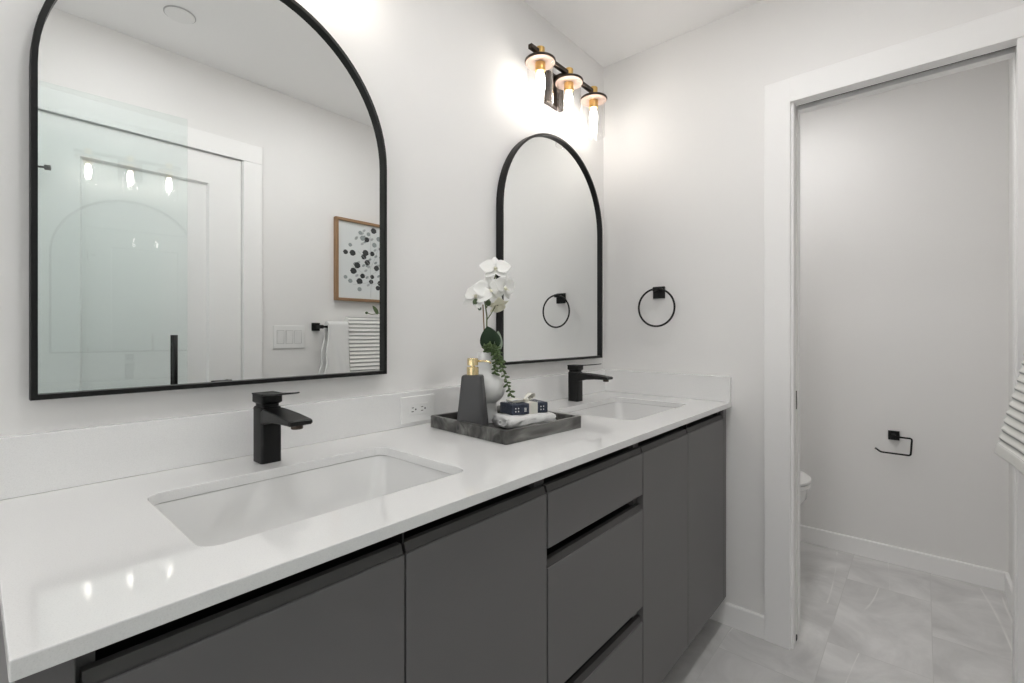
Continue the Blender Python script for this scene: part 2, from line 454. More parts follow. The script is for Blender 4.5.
# ------------------------------------------------------------------ vanity
CT = .88; CTH = .019; CF = -.575           # counter top height, slab thickness, front edge
FY = -.557                                 # cabinet face
ZD = .833; ZB = .112                       # door top, cabinet bottom
def front(kind, parent, x0, x1, z0, z1):
    """slab front; its top edge carries a slightly recessed dark finger-grip rail"""
    o = obj(kind, bx(x0, x1, FY, FY+.020, z0, z1-.0145, .0008, 1), 'cab', parent)
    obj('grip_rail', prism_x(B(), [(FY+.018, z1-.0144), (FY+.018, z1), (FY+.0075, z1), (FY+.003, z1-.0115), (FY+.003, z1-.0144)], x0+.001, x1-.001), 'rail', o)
def carcass(x0, x1, parent, openings):
    bm = B()
    y1 = FY+.022
    box(bm, x0, x0+.016, y1, -.002, ZB, .8605); box(bm, x1-.016, x1, y1, -.002, ZB, .8605)
    box(bm, x0+.016, x1-.016, y1, -.002, ZB, ZB+.016); box(bm, x0+.016, x1-.016, -.018, -.002, ZB+.016, .8605)
    obj('carcass', bm, 'cab', parent)
    for z in openings:                     # a black grip channel behind each gap
        bm = prism_x(B(), [(y1, z-.022), (y1+.03, z-.012), (y1+.03, z+.0145), (y1, z+.0145), (y1+.034, z+.0145), (y1+.034, z-.022)], x0+.0165, x1-.0165)
        obj('grip_channel', bm, 'recess', parent)
    obj('toe_kick', bx(x0, x1, -.47, -.45, 0, ZB-.0005), 'cab', parent)
vg = 'charcoal cabinets of the double vanity'
u1 = thing('vanity_cabinet', 'charcoal two-door sink cabinet under the nearer basin, below the large mirror', 'cabinet', (0, 0, 0), group=vg)
carcass(.064, .783, u1, (.846,))
obj('end_panel', bx(.025, .0635, FY, -.002, 0, .8605, .001), 'cab', u1)
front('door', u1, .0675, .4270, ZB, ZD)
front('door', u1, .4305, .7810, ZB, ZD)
obj('channel_joint', bx(.4255, .4285, FY+.004, FY+.03, .834, .8605), 'recess', u1)
u2 = thing('drawer_cabinet', 'charcoal cabinet of three stacked drawers in the middle of the vanity', 'cabinet', (0, 0, 0), group=vg)
carcass(.7835, 1.2235, u2, (.846, .690, .379))
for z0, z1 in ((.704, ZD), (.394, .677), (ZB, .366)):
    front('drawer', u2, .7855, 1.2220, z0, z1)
u3 = thing('vanity_cabinet', 'charcoal two-door sink cabinet at the far end, against the doorway wall', 'cabinet', (0, 0, 0), group=vg)
carcass(1.2240, 1.9380, u3, (.846,))
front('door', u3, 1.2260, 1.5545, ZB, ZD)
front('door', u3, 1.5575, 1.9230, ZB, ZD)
obj('channel_joint', bx(1.5525, 1.5555, FY+.004, FY+.03, .834, .8605), 'recess', u3)
obj('end_panel', bx(1.9385, 1.9575, FY+.0005, -.002, ZB, .8605, .001), 'cab', u3)
obj('filler', bx(1.9245, 1.9380, FY, FY+.020, ZB, .8605, .001), 'cab', u3)

SINKS = (.418, 1.572); SW, SD, SY = .456, .300, -.316
ct = None
bm = B()
def loop(bm, pts, z):
    vs = [bm.verts.new((x, y, z)) for x, y in pts]
    return [bm.edges.new((vs[i], vs[(i+1) % len(vs)])) for i in range(len(vs))]
es = loop(bm, [(.021, CF), (XR-.001, CF), (XR-.001, -.001), (.021, -.001)], CT-CTH)
for sx in SINKS: es += loop(bm, rrect(SW, SD, .028, 6, sx, SY), CT-CTH)
bmesh.ops.triangle_fill(bm, use_beauty=True, use_dissolve=False, edges=es)
bmesh.ops.recalc_face_normals(bm, faces=bm.faces[:])
r = bmesh.ops.extrude_face_region(bm, geom=bm.faces[:])
for v in r['geom']:
    if isinstance(v, bmesh.types.BMVert): v.co.z = CT
fixn(bm)
ct = obj('countertop', bm, 'quartz')
tag(ct, 'long white quartz countertop with two undermount basin cutouts', 'countertop')
md = ct.modifiers.new('edge', 'BEVEL'); md.width = .0015; md.segments = 2; md.limit_method = 'ANGLE'; md.angle_limit = 1.0
obj('backsplash', bx(.021, XR-.0215, -.021, -.001, CT+.0003, CT+.1005, .0015), 'quartz', ct)
obj('side_splash', bx(XR-.021, XR-.001, -.572, -.001, CT+.0003, CT+.1005, .0015), 'quartz', ct)

def make_sink(label):
    t = thing('undermount_sink', label, 'sink', (0, 0, 0))
    bm = B(); zt = CT-CTH-.0008
    secs = []
    for k, (w_, d_, z, r) in enumerate(((SW+.05, SD+.05, zt-.012, .04), (SW+.05, SD+.05, zt, .04), (SW+.004, SD+.004, zt, .030), (SW-.004, SD-.004, zt-.012, .030),
                        (SW-.030, SD-.03, zt-.07, .034), (SW-.055, SD-.05, zt-.105, .045), (SW-.09, SD-.08, zt-.125, .05), (SW-.16, SD-.14, zt-.136, .05), (.10, .08, zt-.142, .035), (.046, .046, zt-.144, .0229))):
        secs.append((rrect(w_, d_, r, 6), z))
    loft(bm, secs, False, True)
    loft(bm, [(rrect(SW+.05, SD+.05, .04, 6), zt-.012), (rrect(SW+.01, SD+.01, .04, 6), zt-.03), (rrect(SW-.02, SD-.02, .05, 6), zt-.11), (rrect(SW-.12, SD-.1, .05, 6), zt-.15)], False, True)
    bmesh.ops.remove_doubles(bm, verts=bm.verts[:], dist=1e-5); fixn(bm)
    obj('basin', bm, 'porc', t, 'auto')
    obj('drain', lathe(B(), [(.0, 0), (.024, 0), (.024, .003), (.020, .0045), (.017, .003), (.016, .006), (0, .008)], (0, 0, zt-.1438), 28), 'black', t, 'auto')
    return t
s1 = make_sink('white rectangular undermount basin in front of the large mirror')
s1.location = (SINKS[0], SY, 0)
s2 = copy_tree(s1); s2.location = (SINKS[1], SY, 0); s2['label'] = 'white rectangular undermount basin at the far end, near the doorway wall'

# ------------------------------------------------------------------ faucets
def make_faucet(label):
    t = thing('faucet', label, 'faucet', (0, 0, 0))
    bm = B()
    loft(bm, [(rrect(.041, .047, .006, 4), 0), (rrect(.041, .047, .006, 4), .0035), (rrect(.041, .047, .006, 4), .113), (rrect(.037, .043, .005, 4), .116)])
    obj('body', fixn(bm), 'black', t, 'auto')
    bm = B()                               # flat spout, gently dropping to a thin lip
    secs = [(-.018, .0205, .109, .080), (-.030, .0205, .1135, .083), (-.06, .0215, .1120, .089), (-.10, .0225, .1090, .0925), (-.138, .023, .1055, .0935), (-.152, .023, .1040, .0935), (-.156, .022, .1020, .0945)]
    rings = []
    for y, hw, zt, zb in secs:
        rings.append([bm.verts.new(c) for c in ((-hw, y, zb+.003), (-hw+.003, y, zb), (hw-.003, y, zb), (hw, y, zb+.003), (hw, y, zt-.002), (hw-.002, y, zt), (-hw+.002, y, zt), (-hw, y, zt-.002))])
    skin(bm, rings); obj('spout', fixn(bm), 'black', t)
    obj('aerator', lathe(B(), [(0, 0), (.010, 0), (.011, .001), (.011, .009), (0, .009)], (0, -.138, .0855), 20), 'bronze', t, 'auto')
    bm = B()
    loft(bm, [(rrect(.034, .040, .004, 3), .1162), (rrect(.034, .040, .004, 3), .1215), (rrect(.043, .050, .004, 3), .1255), (rrect(.043, .050, .004, 3), .141)])
    fixn(bm)
    hd = obj('handle', bm, 'black', t, 'auto')
    bm = B()
    rings = []
    for y, hw, zt, th in ((.025, .0215, .1435, .003), (-.025, .0215, .1440, .004), (-.03, .0205, .1445, .0035), (-.095, .0195, .1505, .003), (-.108, .019, .1525, .0025)):
        rings.append([bm.verts.new(c) for c in ((-hw, y, zt-th), (hw, y, zt-th), (hw, y, zt), (-hw, y, zt))])
    skin(bm, rings); obj('lever', fixn(bm), 'black', hd)
    return t
f1 = make_faucet('matte black single-lever faucet behind the nearer basin')
f1.location = (.413, -.096, CT+.0005)
f2 = copy_tree(f1); f2.location = (1.589, -.094, CT+.0005); f2['label'] = 'matte black single-lever faucet behind the far basin'

# ------------------------------------------------------------------ arched mirrors
def arch(hw, zb, zs, n=40):
    pts = [(-hw, zb), (hw, zb)]
    for i in range(n+1):
        a = PI*i/n; pts.append((hw*math.cos(a), zs+hw*math.sin(a)))
    return pts
def make_mirror(label):
    t = thing('arched_mirror', label, 'mirror', (0, 0, 0))
    HW = .3445; zb = 0; zs = .562; fw = .009
    bm = B()
    o_ = arch(HW, zb, zs); i_ = arch(HW-fw, zb+fw, zs)
    L = [[bm.verts.new((x, y, z)) for x, z in p] for p, y in ((o_, -.002), (o_, -.0285), ([(x*.997, z*.999+.0005) for x, z in o_], -.030), (i_, -.030), (i_, -.0165))]
    skin(bm, L, False, False); fixn(bm)
    obj('frame', bm, 'black', t, 'auto')
    bm = B(); g = arch(HW-fw+.003, zb+fw-.003, zs)
    a = [bm.verts.new((x, -.0180, z)) for x, z in g]; b_ = [bm.verts.new((x, -.002, z)) for x, z in g]
    skin(bm, [a, b_]); fixn(bm)
    obj('mirror_glass', bm, 'mirror', t)
    return t
m1 = make_mirror('arched mirror in thin black frame above the nearer basin, reflecting the white door'); m1.location = (.4100, 0, 1.038)
m2 = copy_tree(m1); m2.location = (1.568, 0, 1.038); m2['label'] = 'arched black-framed mirror above the far basin, beside the corner'

# ------------------------------------------------------------------ vanity lights
def make_light(label):
    t = thing('vanity_light', label, 'wall light', (0, 0, 0), group='three-bulb lights above the mirrors')
    obj('backplate', bx(-.058, .058, -.022, -.001, -.075, .055, .002), 'bronze', t)
    obj('stem', bx(-.012, .012, -.078, -.022, .018, .042, .001), 'bronze', t)
    obj('crossbar', bx(-.245, .245, -.096, -.080, .022, .038, .0015), 'bronze', t)
    for k in (-1, 0, 1):
        x = k*.185; c = (x, -.088, 0)
        s = obj('socket', lathe(B(), [(0, .050), (.015, .050), (.017, .048), (.017, .0385), (.017, .0215), (.011, .021), (.011, .010), (.019, .009), (.019, -.035), (.016, -.038), (0, -.038)], c, 28), 'brass', t, 'auto')
        obj('shade_holder', lathe(B(), [(.0195, -.004), (.055, -.004), (.057, -.002), (.057, .002), (.055, .004), (.0195, .004)], c, 40), 'bronze', s, 'auto')
        obj('lit_underside', lathe(B(), [(.0196, -.0066), (.0535, -.0066), (.0535, -.0042), (.0196, -.0042)], c, 40), 'lit_under', s, 'auto')  # thin disc coloured pale as if lit by the bulb below
        bm = B(); n = 40
        s_, t_, _ = basis((0, 0, 1)); rr = []
        for r_, h_ in ((.0475, -.0070), (.0475, -.158), (.0455, -.158), (.0455, -.0070)):
            rr.append(ring(bm, (x, -.088, h_), s_, t_, r_, r_, n))
        skin(bm, rr, closed=True); fixn(bm)
        obj('glass_shade', bm, 'glass', s, 'auto')
        obj('bulb', lathe(B(), [(0, -.0385), (.010, -.0385), (.011, -.046), (.0155, -.060), (.017, -.075), (.016, -.095), (.012, -.112), (.006, -.121), (0, -.123)], c, 20), 'bulb', s, True)
    return t
LZ = 2.142
l2 = make_light('three-bulb brass and dark bronze wall light with clear glass shades above the far mirror')
l2.location = (1.552, 0, LZ)
l1 = copy_tree(l2); l1.location = (.415, 0, LZ); l1['label'] = 'three-bulb wall light above the nearer mirror, glimpsed only reflected in the glass door'

# ------------------------------------------------------------------ ceiling fittings
cd = thing('ceiling_cover', 'flat round white cover disc on the ceiling, seen in the large mirror', 'ceiling fitting', (.545, -1.108, H))
obj('disc', lathe(B(), [(0, 0), (.050, 0), (.050, -.005), (.047, -.008), (0, -.009)], (0, 0, -.0005), 40), 'plastic', cd, 'auto')
obj('rim', lathe(B(), [(.0505, 0), (.0535, 0), (.0535, -.003), (.0505, -.004)], (0, 0, -.0005), 40), 'gap_shade', cd, 'auto')  # shadow gap round the disc, painted as a grey ring
def downlight(x, y, r, m, label):
    t = thing('ceiling_light', label, 'ceiling light', (x, y, H))
    bm = B(); s_, t_, _ = basis((0, 0, 1)); rr = []
    for r_, h_ in ((r, -.0005), (r+.015, -.0005), (r+.013, -.006), (r, -.006)): rr.append(ring(bm, (0, 0, h_), s_, t_, r_, r_, 36))
    skin(bm, rr, closed=True); obj('trim_ring', fixn(bm), 'plastic', t, 'auto')
    obj('diffuser', lathe(B(), [(0, -.001), (r-.0005, -.001), (r-.0005, -.004), (0, -.004)], (0, 0, 0), 36), m, t)
    return t
downlight(-.80, -.62, .085, 'led_s', 'round flush ceiling light over the shower end of the room')
downlight(.40, -.84, .085, 'fill_m', 'added round fill light on the ceiling over the nearer basin')  # this disc and the next are unseen fill, added to brighten the counter
downlight(1.22, -.80, .085, 'fill_m', 'added round fill light on the ceiling over the middle of the vanity')
downlight(2.48, -.62, .065, 'led_w', 'round flush ceiling light in the toilet room')

# ------------------------------------------------------------------ wall plates and small hardware
ot = thing('power_outlet', 'white double power outlet let sideways into the quartz backsplash', 'outlet', (.863, -.021, .929))
obj('cover_plate', bx(-.060, .060, -.006, -.0003, -.038, .038, .002), 'plastic', ot)
rc = obj('receptacle', bx(-.0345, .0345, -.0075, -.006, -.0165, .0165, .001), 'plastic', ot)
for sx in (-.017, .017):
    bm = B()
    box(bm, sx-.008, sx-.001, -.0079, -.0074, .0040, .0060); box(bm, sx-.009, sx-.001, -.0079, -.0074, -.0070, -.0048)
    lathe(bm, [(0, 0), (.0026, 0), (.0026, .0005), (0, .0005)], (sx+.006, -.0074, -.0005), 12, 'y')
    obj('slots', bm, 'slot', rc)
for sx in (-.048, .048):
    obj('screw', lathe(B(), [(0, 0), (.003, 0), (.0028, .0008), (0, .001)], (sx, -.006, 0), 12, 'y'), 'plastic', ot)

sw = thing('light_switch', 'white three-gang rocker switch plate between door casing and towel bar', 'light switch', (1.111, YF, 1.131))
obj('cover_plate', bx(-.082, .082, .0003, .006, -.060, .060, .002), 'plastic', sw)
for k in (-1, 0, 1):
    bm = prism_x(B(), [(.006, -.033), (.0068, -.033), (.0105, .033), (.006, .033)], k*.046-.0165, k*.046+.0165)
    rk = obj('rocker', bm, 'plastic', sw)
    bm = B()
    for a in ((-.0190, -.0170, -.0350, .0350), (.0170, .0190, -.0350, .0350), (-.0170, .0170, -.0350, -.0335), (-.0170, .0170, .0335, .0350)):
        box(bm, k*.046+a[0], k*.046+a[1], .0059, .0064, a[2], a[3])
    obj('rocker_gap', bm, 'gap_shade', rk)  # shaded gaps round the rocker, painted as grey strips

tr = thing('towel_ring', 'black towel ring with square plate on the wall beside the doorway', 'towel ring', (XR, -.277, 1.327))
obj('wall_plate', bx(-.012, -.0003, -.0255, .0255, -.0255, .0255, .0015), 'black', tr)
obj('post', bx(-.052, -.012, -.010, .010, .003, .019, .0015), 'black', tr)
obj('ring', tube(B(), [(-.044, -.004+.080*math.sin(2*PI*i/56), -.0665+.080*math.cos(2*PI*i/56)) for i in range(56)], .0042, 10, True), 'black', tr, True)

tp = thing('toilet_paper_holder', 'black open-arm paper holder with square plate on the toilet room wall', 'paper holder', (XE, -1.032, .640))
obj('wall_plate', bx(-.012, -.0003, -.0225, .0225, -.0225, .0225, .0015), 'black', tp)
obj('post', bx(-.052, -.012, -.009, .009, -.009, .009, .001), 'black', tp)
def fillet(pts, r, n=5):
    pts = [Vector(p) for p in pts]; out = [pts[0]]
    for a, b_, c in zip(pts, pts[1:], pts[2:]):
        d1 = (a-b_).normalized(); d2 = (c-b_).normalized()
        p, q = b_+d1*r, b_+d2*r
        for i in range(n+1):
            k = i/n; out.append((p*(1-k)+b_*k)*(1-k)+(b_*(1-k)+q*k)*k)
    return out+[pts[-1]]
obj('arm', tube(B(), fillet([(-.046, .006, 0), (-.046, -.070, 0), (-.046, -.065, -.083), (-.046, .050, -.083), (-.046, .072, -.066)], .010), .0042, 10), 'black', tp, True)

# ------------------------------------------------------------------ toilet
to = thing('toilet', 'white two-piece toilet, its rounded lid showing past the door jamb', 'toilet', (2.62, 0, 0))
def oval(hw, yb, yf, n=36, sq=2.3):
    pts = []; cy = (yb+yf)/2; hd = (yb-yf)/2
    for i in range(n):
        a = 2*PI*i/n; c, s = math.cos(a), math.sin(a)
        pts.append((hw*math.copysign(abs(c)**(2/sq), c), cy+hd*math.copysign(abs(s)**(2/sq), s)))
    return pts
bm = B()
loft(bm, [(oval(.11, -.10, -.60), .0), (oval(.108, -.10, -.60), .02), (oval(.095, -.10, -.585), .10), (oval(.10, -.09, -.60), .20), (oval(.145, -.08, -.685), .30), (oval(.172, -.07, -.722), .36), (oval(.180, -.06, -.728), .405), (oval(.178, -.06, -.726), .415)])
obj('bowl', fixn(bm), 'porc', to, 'auto')
bm = loft(B(), [(oval(.176, -.24, -.732), .4155), (oval(.181, -.235, -.738), .419), (oval(.181, -.235, -.738), .431), (oval(.178, -.238, -.734), .4345)])
obj('seat', fixn(bm), 'plastic', to, 'auto')
bm = loft(B(), [(oval(.175, -.235, -.728), .438), (oval(.182, -.228, -.740), .442), (oval(.182, -.228, -.740), .452), (oval(.172, -.240, -.726), .462), (oval(.12, -.30, -.66), .467)])
obj('lid', fixn(bm), 'plastic', to, 'auto')
bm = loft(B(), [(rrect(.38, .17, .03, 5, 0, -.105), .4155), (rrect(.42, .185, .03, 5, 0, -.108), .60), (rrect(.425, .19, .03, 5, 0, -.108), .76)])
obj('tank', fixn(bm), 'porc', to, 'auto')
bm = loft(B(), [(rrect(.44, .205, .03, 5, 0, -.110), .7605), (rrect(.44, .205, .03, 5, 0, -.110), .785), (rrect(.42, .185, .03, 5, 0, -.110), .795)])
tl = obj('tank_lid', fixn(bm), 'porc', to, 'auto')
obj('flush_button', lathe(B(), [(0, 0), (.022, 0), (.022, .004), (0, .005)], (0, -.11, .795), 24), 'chrome', to, 'auto')

# ------------------------------------------------------------------ towel bar, towels, picture, sprig on the wall behind the camera
BY, BZ = YF+.066, 1.186
tb = thing('towel_bar', 'straight black towel bar with square end plates below the framed print', 'towel bar', (1.560, YF, BZ))
for sx in (-.305, .305):
    bk = obj('bracket', bx(sx-.022, sx+.022, .0003, .010, -.022, .022, .0015), 'black', tb)
    obj('bracket_arm', bx(sx-.010, sx+.010, .010, .076, -.010, .010, .001), 'black', bk)
obj('bar', bx(-.295, .295, .060, .072, -.006, .006, .0008), 'black', tb)

def draped(name, x0, x1, prof_fn, m, ribs, nx=24, jitter=.0, skew=None, period=.0225, shear=0):
    """towel folded over the bar: outline prof_fn(s) swept along x; the outline is a closed inverted U"""
    bm = B(); uvl = bm.loops.layers.uv.new('UVMap')
    out, inn = prof_fn
    def resample(poly, step):
        pts = [Vector((p[0], p[1])) for p in poly]; res = []; acc = 0; ss = []
        for a, b_ in zip(pts, pts[1:]):
            L = (b_-a).length; k = max(1, int(round(L/step)))
            for i in range(k): res.append(a.lerp(b_, i/k)); ss.append(acc+L*i/k)
            acc += L
        res.append(pts[-1]); ss.append(acc)
        return res, ss
    o_, so = resample(out, period/8)
    i_, si = resample(inn, .02)
    prof = []; S = []
    for k, p in enumerate(o_):
        a = o_[max(k-1, 0)]; b_ = o_[min(k+1, len(o_)-1)]
        d = (b_-a).normalized(); nrm = Vector((d.y, -d.x))
        f = so[k]/period
        fade = min(1, max(0, (so[k]-.022)/.01))   # plain hem at the foot
        prof.append(p + nrm*(ribs*(.5-.5*math.cos(2*PI*f))**.6*-fade if ribs else 0)); S.append(f if fade > .5 else .3)
    for p in reversed(i_): prof.append(p); S.append(.3)
    rings = []
    for j in range(nx+1):
        u = j/nx; x = x0+(x1-x0)*u
        row = []
        for k, p in enumerate(prof):
            wv = jitter*math.sin(u*9+p.y*14)*max(0, (1.22-p.y))*2
            xs = x + (skew(u, p.y) if skew else 0)
            row.append(bm.verts.new((xs, p.x+wv-shear*(x1-x)*max(0, 1.16-p.y)/.33*(1 if p.x > BY else .3), p.y)))
        rings.append(row)
    n = len(prof)
    for a, b_ in zip(rings, rings[1:]):
        for k in range(n):
            k2 = (k+1) % n
            f = bm.faces.new((a[k], a[k2], b_[k2], b_[k]))
            s1_, s2_ = S[k], S[k2]
            for lp, sv, uu in zip(f.loops, (s1_, s2_, s2_, s1_), (0, 0, 1, 1)): lp[uvl].uv = (uu, sv)
    no, ni = len(o_), len(i_)
    for row in (rings[0], rings[-1]):      # close both ends: strips between the outer and the inner outline
        vs = [bm.verts.new(v.co) for v in row]
        O_, I_ = vs[:no], vs[no:][::-1]
        for k in range(no-1):
            a, b_ = round(k/(no-1)*(ni-1)), round((k+1)/(no-1)*(ni-1))
            f = bm.faces.new([O_[k], O_[k+1], I_[b_]] + ([I_[a]] if a != b_ else []))
            for lp in f.loops: lp[uvl].uv = (0, .3)
    fixn(bm)
    return obj(name, bm, m, None, True)
def arc2(cy, cz, ry, rz, a0, a1, n=12):
    return [(cy+ry*math.cos(a0+(a1-a0)*i/n), cz+rz*math.sin(a0+(a1-a0)*i/n)) for i in range(n+1)]
# striped towel: thick folds, flaring towards the room at its foot
out = [(-1.286, .832), (-1.303, .93), (-1.324, 1.03), (-1.345, 1.14)] + arc2(-1.380, 1.205, .030, .046, .15, PI-.15) + [(-1.416, 1.12), (-1.417, .90)]
inn = [(-1.297, .834), (-1.319, .93), (-1.338, 1.02), (-1.351, 1.10), (-1.354, 1.17)] + arc2(BY-.001, 1.1875, .0115, .0095, .1, PI-.1, 6) + [(-1.386, 1.10), (-1.390, .90)]
st = draped('hand_towel', 1.412, 1.792, (out, inn), 'striped', .005, jitter=.002, shear=.11)
tag(st, 'thick ribbed cream towel with grey stripes over the towel bar', 'towel')
out = [(-1.318, .850), (-1.326, .95), (-1.336, 1.10)] + arc2(BY-.002, 1.193, .026, .024, .1, PI-.1) + [(-1.395, 1.10), (-1.400, .88)]
inn = [(-1.332, .852), (-1.338, .95), (-1.346, 1.10)] + arc2(BY, 1.1885, .011, .008, .1, PI-.1, 6) + [(-1.383, 1.10), (-1.388, .88)]
def sk(u, z): return -.045*(1-u)**2*max(0, (1.15-z))/.3 + .005*math.sin(z*40)*(1-u)**3*max(0, min(1, (1.15-z)*8))
wt = draped('hand_towel', 1.288, 1.404, (out, inn), 'terry', 0, jitter=.012, skew=sk)
tag(wt, 'plain white hand towel with a trailing corner over the towel bar', 'towel')

pf = thing('framed_print', 'wood-framed botanical print of round dark leaves above the towel bar', 'picture', (1.557, YF, 1.577))
W2, H2 = .195, .238
bm = B()
for a in ((-W2, -W2+.016, -H2, H2), (W2-.016, W2, -H2, H2), (-W2+.016, W2-.016, -H2, -H2+.016), (-W2+.016, W2-.016, H2-.016, H2)):
    box(bm, a[0], a[1], .0005, .030, a[2], a[3], .001)
obj('frame', bm, 'wood', pf)
bm = bx(-W2+.016, W2-.016, .002, .016, -H2+.016, H2-.016)
def leaf_disc(x, z, r, mi):
    vs = [bm.verts.new((x+r*math.cos(2*PI*i/14)*(1+.12*math.sin(3*i)), .0166, z+r*.92*math.sin(2*PI*i/14))) for i in range(14)]
    f = bm.faces.new(vs[::-1]); f.material_index = mi
def twig(a, b_):
    a = Vector((a[0], .0163, a[1])); b_ = Vector((b_[0], .0163, b_[1])); tube(bm, [a, (a+b_)/2+Vector((.006, 0, 0)), b_], .0009, 5, mi=3)
twig((.035, -.21), (.03, -.02)); twig((.03, -.02), (-.05, .06)); twig((.03, -.04), (.09, .10)); twig((.03, 0), (.03, .19)); twig((.03, -.1), (-.09, -.03))
twig((.03, -.12), (-.08, -.14)); twig((.03, -.08), (.11, -.02)); twig((.032, -.13), (.10, -.12))
pr = random.Random(5)
for x, z, r, c in ((-.130, .045, .015, 1), (-.085, .045, .019, 1), (.055, .195, .019, 1), (.008, .135, .017, 1), (-.02, .14, .017, 2), (.0, .055, .020, 1), (-.012, .030, .017, 1), (.045, .055, .016, 1),
                   (.012, -.002, .018, 1), (-.055, -.025, .020, 1), (-.08, -.060, .020, 1), (-.02, -.085, .016, 1), (-.04, -.118, .020, 1), (-.04, -.165, .014, 2), (-.10, -.12, .014, 2), (-.13, -.10, .012, 2),
                   (.075, -.03, .018, 1), (.045, -.085, .014, 1), (.038, -.115, .015, 1), (.10, -.12, .018, 1), (.085, -.15, .016, 1), (.06, .11, .016, 2), (.11, .09, .018, 1), (.12, .03, .018, 1),
                   (-.10, .09, .012, 2), (-.035, .17, .013, 2), (.02, .17, .013, 2), (.09, .15, .016, 2), (.13, .14, .014, 1), (.13, -.06, .016, 2)):
    leaf_disc(x, z, r, c)
for _ in range(34):                        # paler leaves scattered among the dark ones
    a_ = pr.uniform(0, 2*PI); q_ = math.sqrt(pr.random())
    x_, z_ = .02+.125*q_*math.cos(a_), .02+.175*q_*math.sin(a_)
    vs = [bm.verts.new((x_+.011*math.cos(2*PI*i/10), .01645, z_+.008*math.sin(2*PI*i/10)+.004*math.cos(2*PI*i/10))) for i in range(10)]
    bm.faces.new(vs[::-1]).material_index = pr.choice((2, 3, 3))
obj('print', bm, ['paper', 'ink1', 'ink2', 'ink3'], pf)

sg = thing('leaf_sprig', 'small green leaf sprig lying on top of the striped towel', 'sprig', (1.60, -1.352, 1.256))
def leafblade(bm, base, d, nrm, L, W, bend=.0, mi=0, nu=8, nv=4, tipw=.0, cup=.15):
    d = Vector(d).normalized(); nrm = Vector(nrm); nrm = (nrm-d*nrm.dot(d)).normalized(); s = d.cross(nrm)
    g = []
    for i in range(nu+1):
        u = i/nu
        wd = W*.5*math.sin(PI*min(1, max(0.0, .06+u*.94))**.8)**.75 if u < 1 else W*.5*tipw
        row = []
        for j in range(-nv//2, nv//2+1):
            q = j/(nv/2)
            p = Vector(base)+d*(L*u)+s*(wd*q)+nrm*(bend*u*u*L + cup*wd*q*q)
            row.append(bm.verts.new(p))
        g.append(row)
    fs = []
    for a, b_ in zip(g, g[1:]):
        for j in range(len(a)-1): fs.append(bm.faces.new((a[j], a[j+1], b_[j+1], b_[j])))
    for f in fs: f.material_index = mi
    return bm
def solid(o, th=.0008):
    md = o.modifiers.new('thickness', 'SOLIDIFY'); md.thickness = th; md.offset = 0
    return o
obj('stem', tube(B(), [(-.075, .008, .012), (-.04, .004, .006), (.0, 0, .012), (.06, -.004, .026)], .0022, 8), 'stem', sg, True)
bm = leafblade(B(), (.0, .004, .010), (-.5, .1, .55), (.1, 1, .2), .065, .030)
leafblade(bm, (.02, .0, .014), (.9, .2, .5), (.1, 1, .2), .06, .026)
leafblade(bm, (.05, .0, .022), (.5, .1, .9), (.1, 1, .1), .05, .024)
solid(obj('leaf', bm, 'succ', sg, True))
obj('bud', ellipsoid(B(), (-.078, .008, .014), (.010, .008, .008)), 'bud', sg, True)

# ------------------------------------------------------------------ frameless shower door standing open behind the camera
GA = .088
sd = thing('shower_door', 'pale green clear glass shower door standing open before the white door', 'shower door', (.605, -1.245, 0), GA)
obj('glass_panel', bx(-.70, 0, -.005, .005, .012, 2.056, .001), 'shower', sd)
for sy in (1, -1):
    hd = obj('handle', tube(B(), [(-.046, sy*.026, .86), (-.046, sy*.026, 1.143)], .009, 16), 'black', sd, True)
    bm = B()
    for z in (.90, 1.105): tube(bm, [(-.046, sy*.0055, z), (-.046, sy*.020, z)], .007, 10)
    obj('handle_post', bm, 'black', hd, True)
for z in (.28, 1.80):
    hg = obj('hinge', bx(-.745, -.655, -.011, -.0055, z-.045, z+.045, .0015), 'black', sd)
    obj('hinge_plate', bx(-.745, -.655, .0055, .011, z-.045, z+.045, .0015), 'black', hg)
ca, sa = math.cos(GA), math.sin(GA)
px, py = .605-.725*ca, -1.245-.725*sa
sp_ = thing('shower_panel', 'narrow fixed glass shower panel that carries the hinged glass door', 'shower panel', (px, py, 0))
obj('glass_panel', bx(-.005, .005, YF-py+.004, .0, .012, 2.056, .001), 'shower', sp_)
obj('wall_channel', bx(-.009, .009, YF-py+.0005, YF-py+.004, .0, 2.056), 'black', sp_)

# ------------------------------------------------------------------ tray and what stands in it
TX, TY, TZ = 1.009, -.239, CT+.0008
TA = math.radians(-4.0)
ty = obj('serving_tray', B(), 'marble')
bm = B(); TW, TD = .302, .314
outer = rrect(TW, TD, .005, 3); inner = rrect(TW-.024, TD-.024, .004, 3)
rings = [[bm.verts.new((x, y, z)) for x, y in p] for p, z in ((outer, 0), (outer, .0315), (rrect(TW-.002, TD-.002, .005, 3), .033), (rrect(TW-.022, TD-.022, .004, 3), .033), (inner, .0315), (inner, .008))]
skin(bm, rings); fixn(bm)
bpy.data.objects.remove(ty)
ty = obj('serving_tray', bm, 'marble')
ty.location = (TX, TY, TZ); ty.rotation_euler = (0, 0, TA)
tag(ty, 'dark grey marble tray with low walls on the white countertop', 'tray')
TF = TZ+.0085

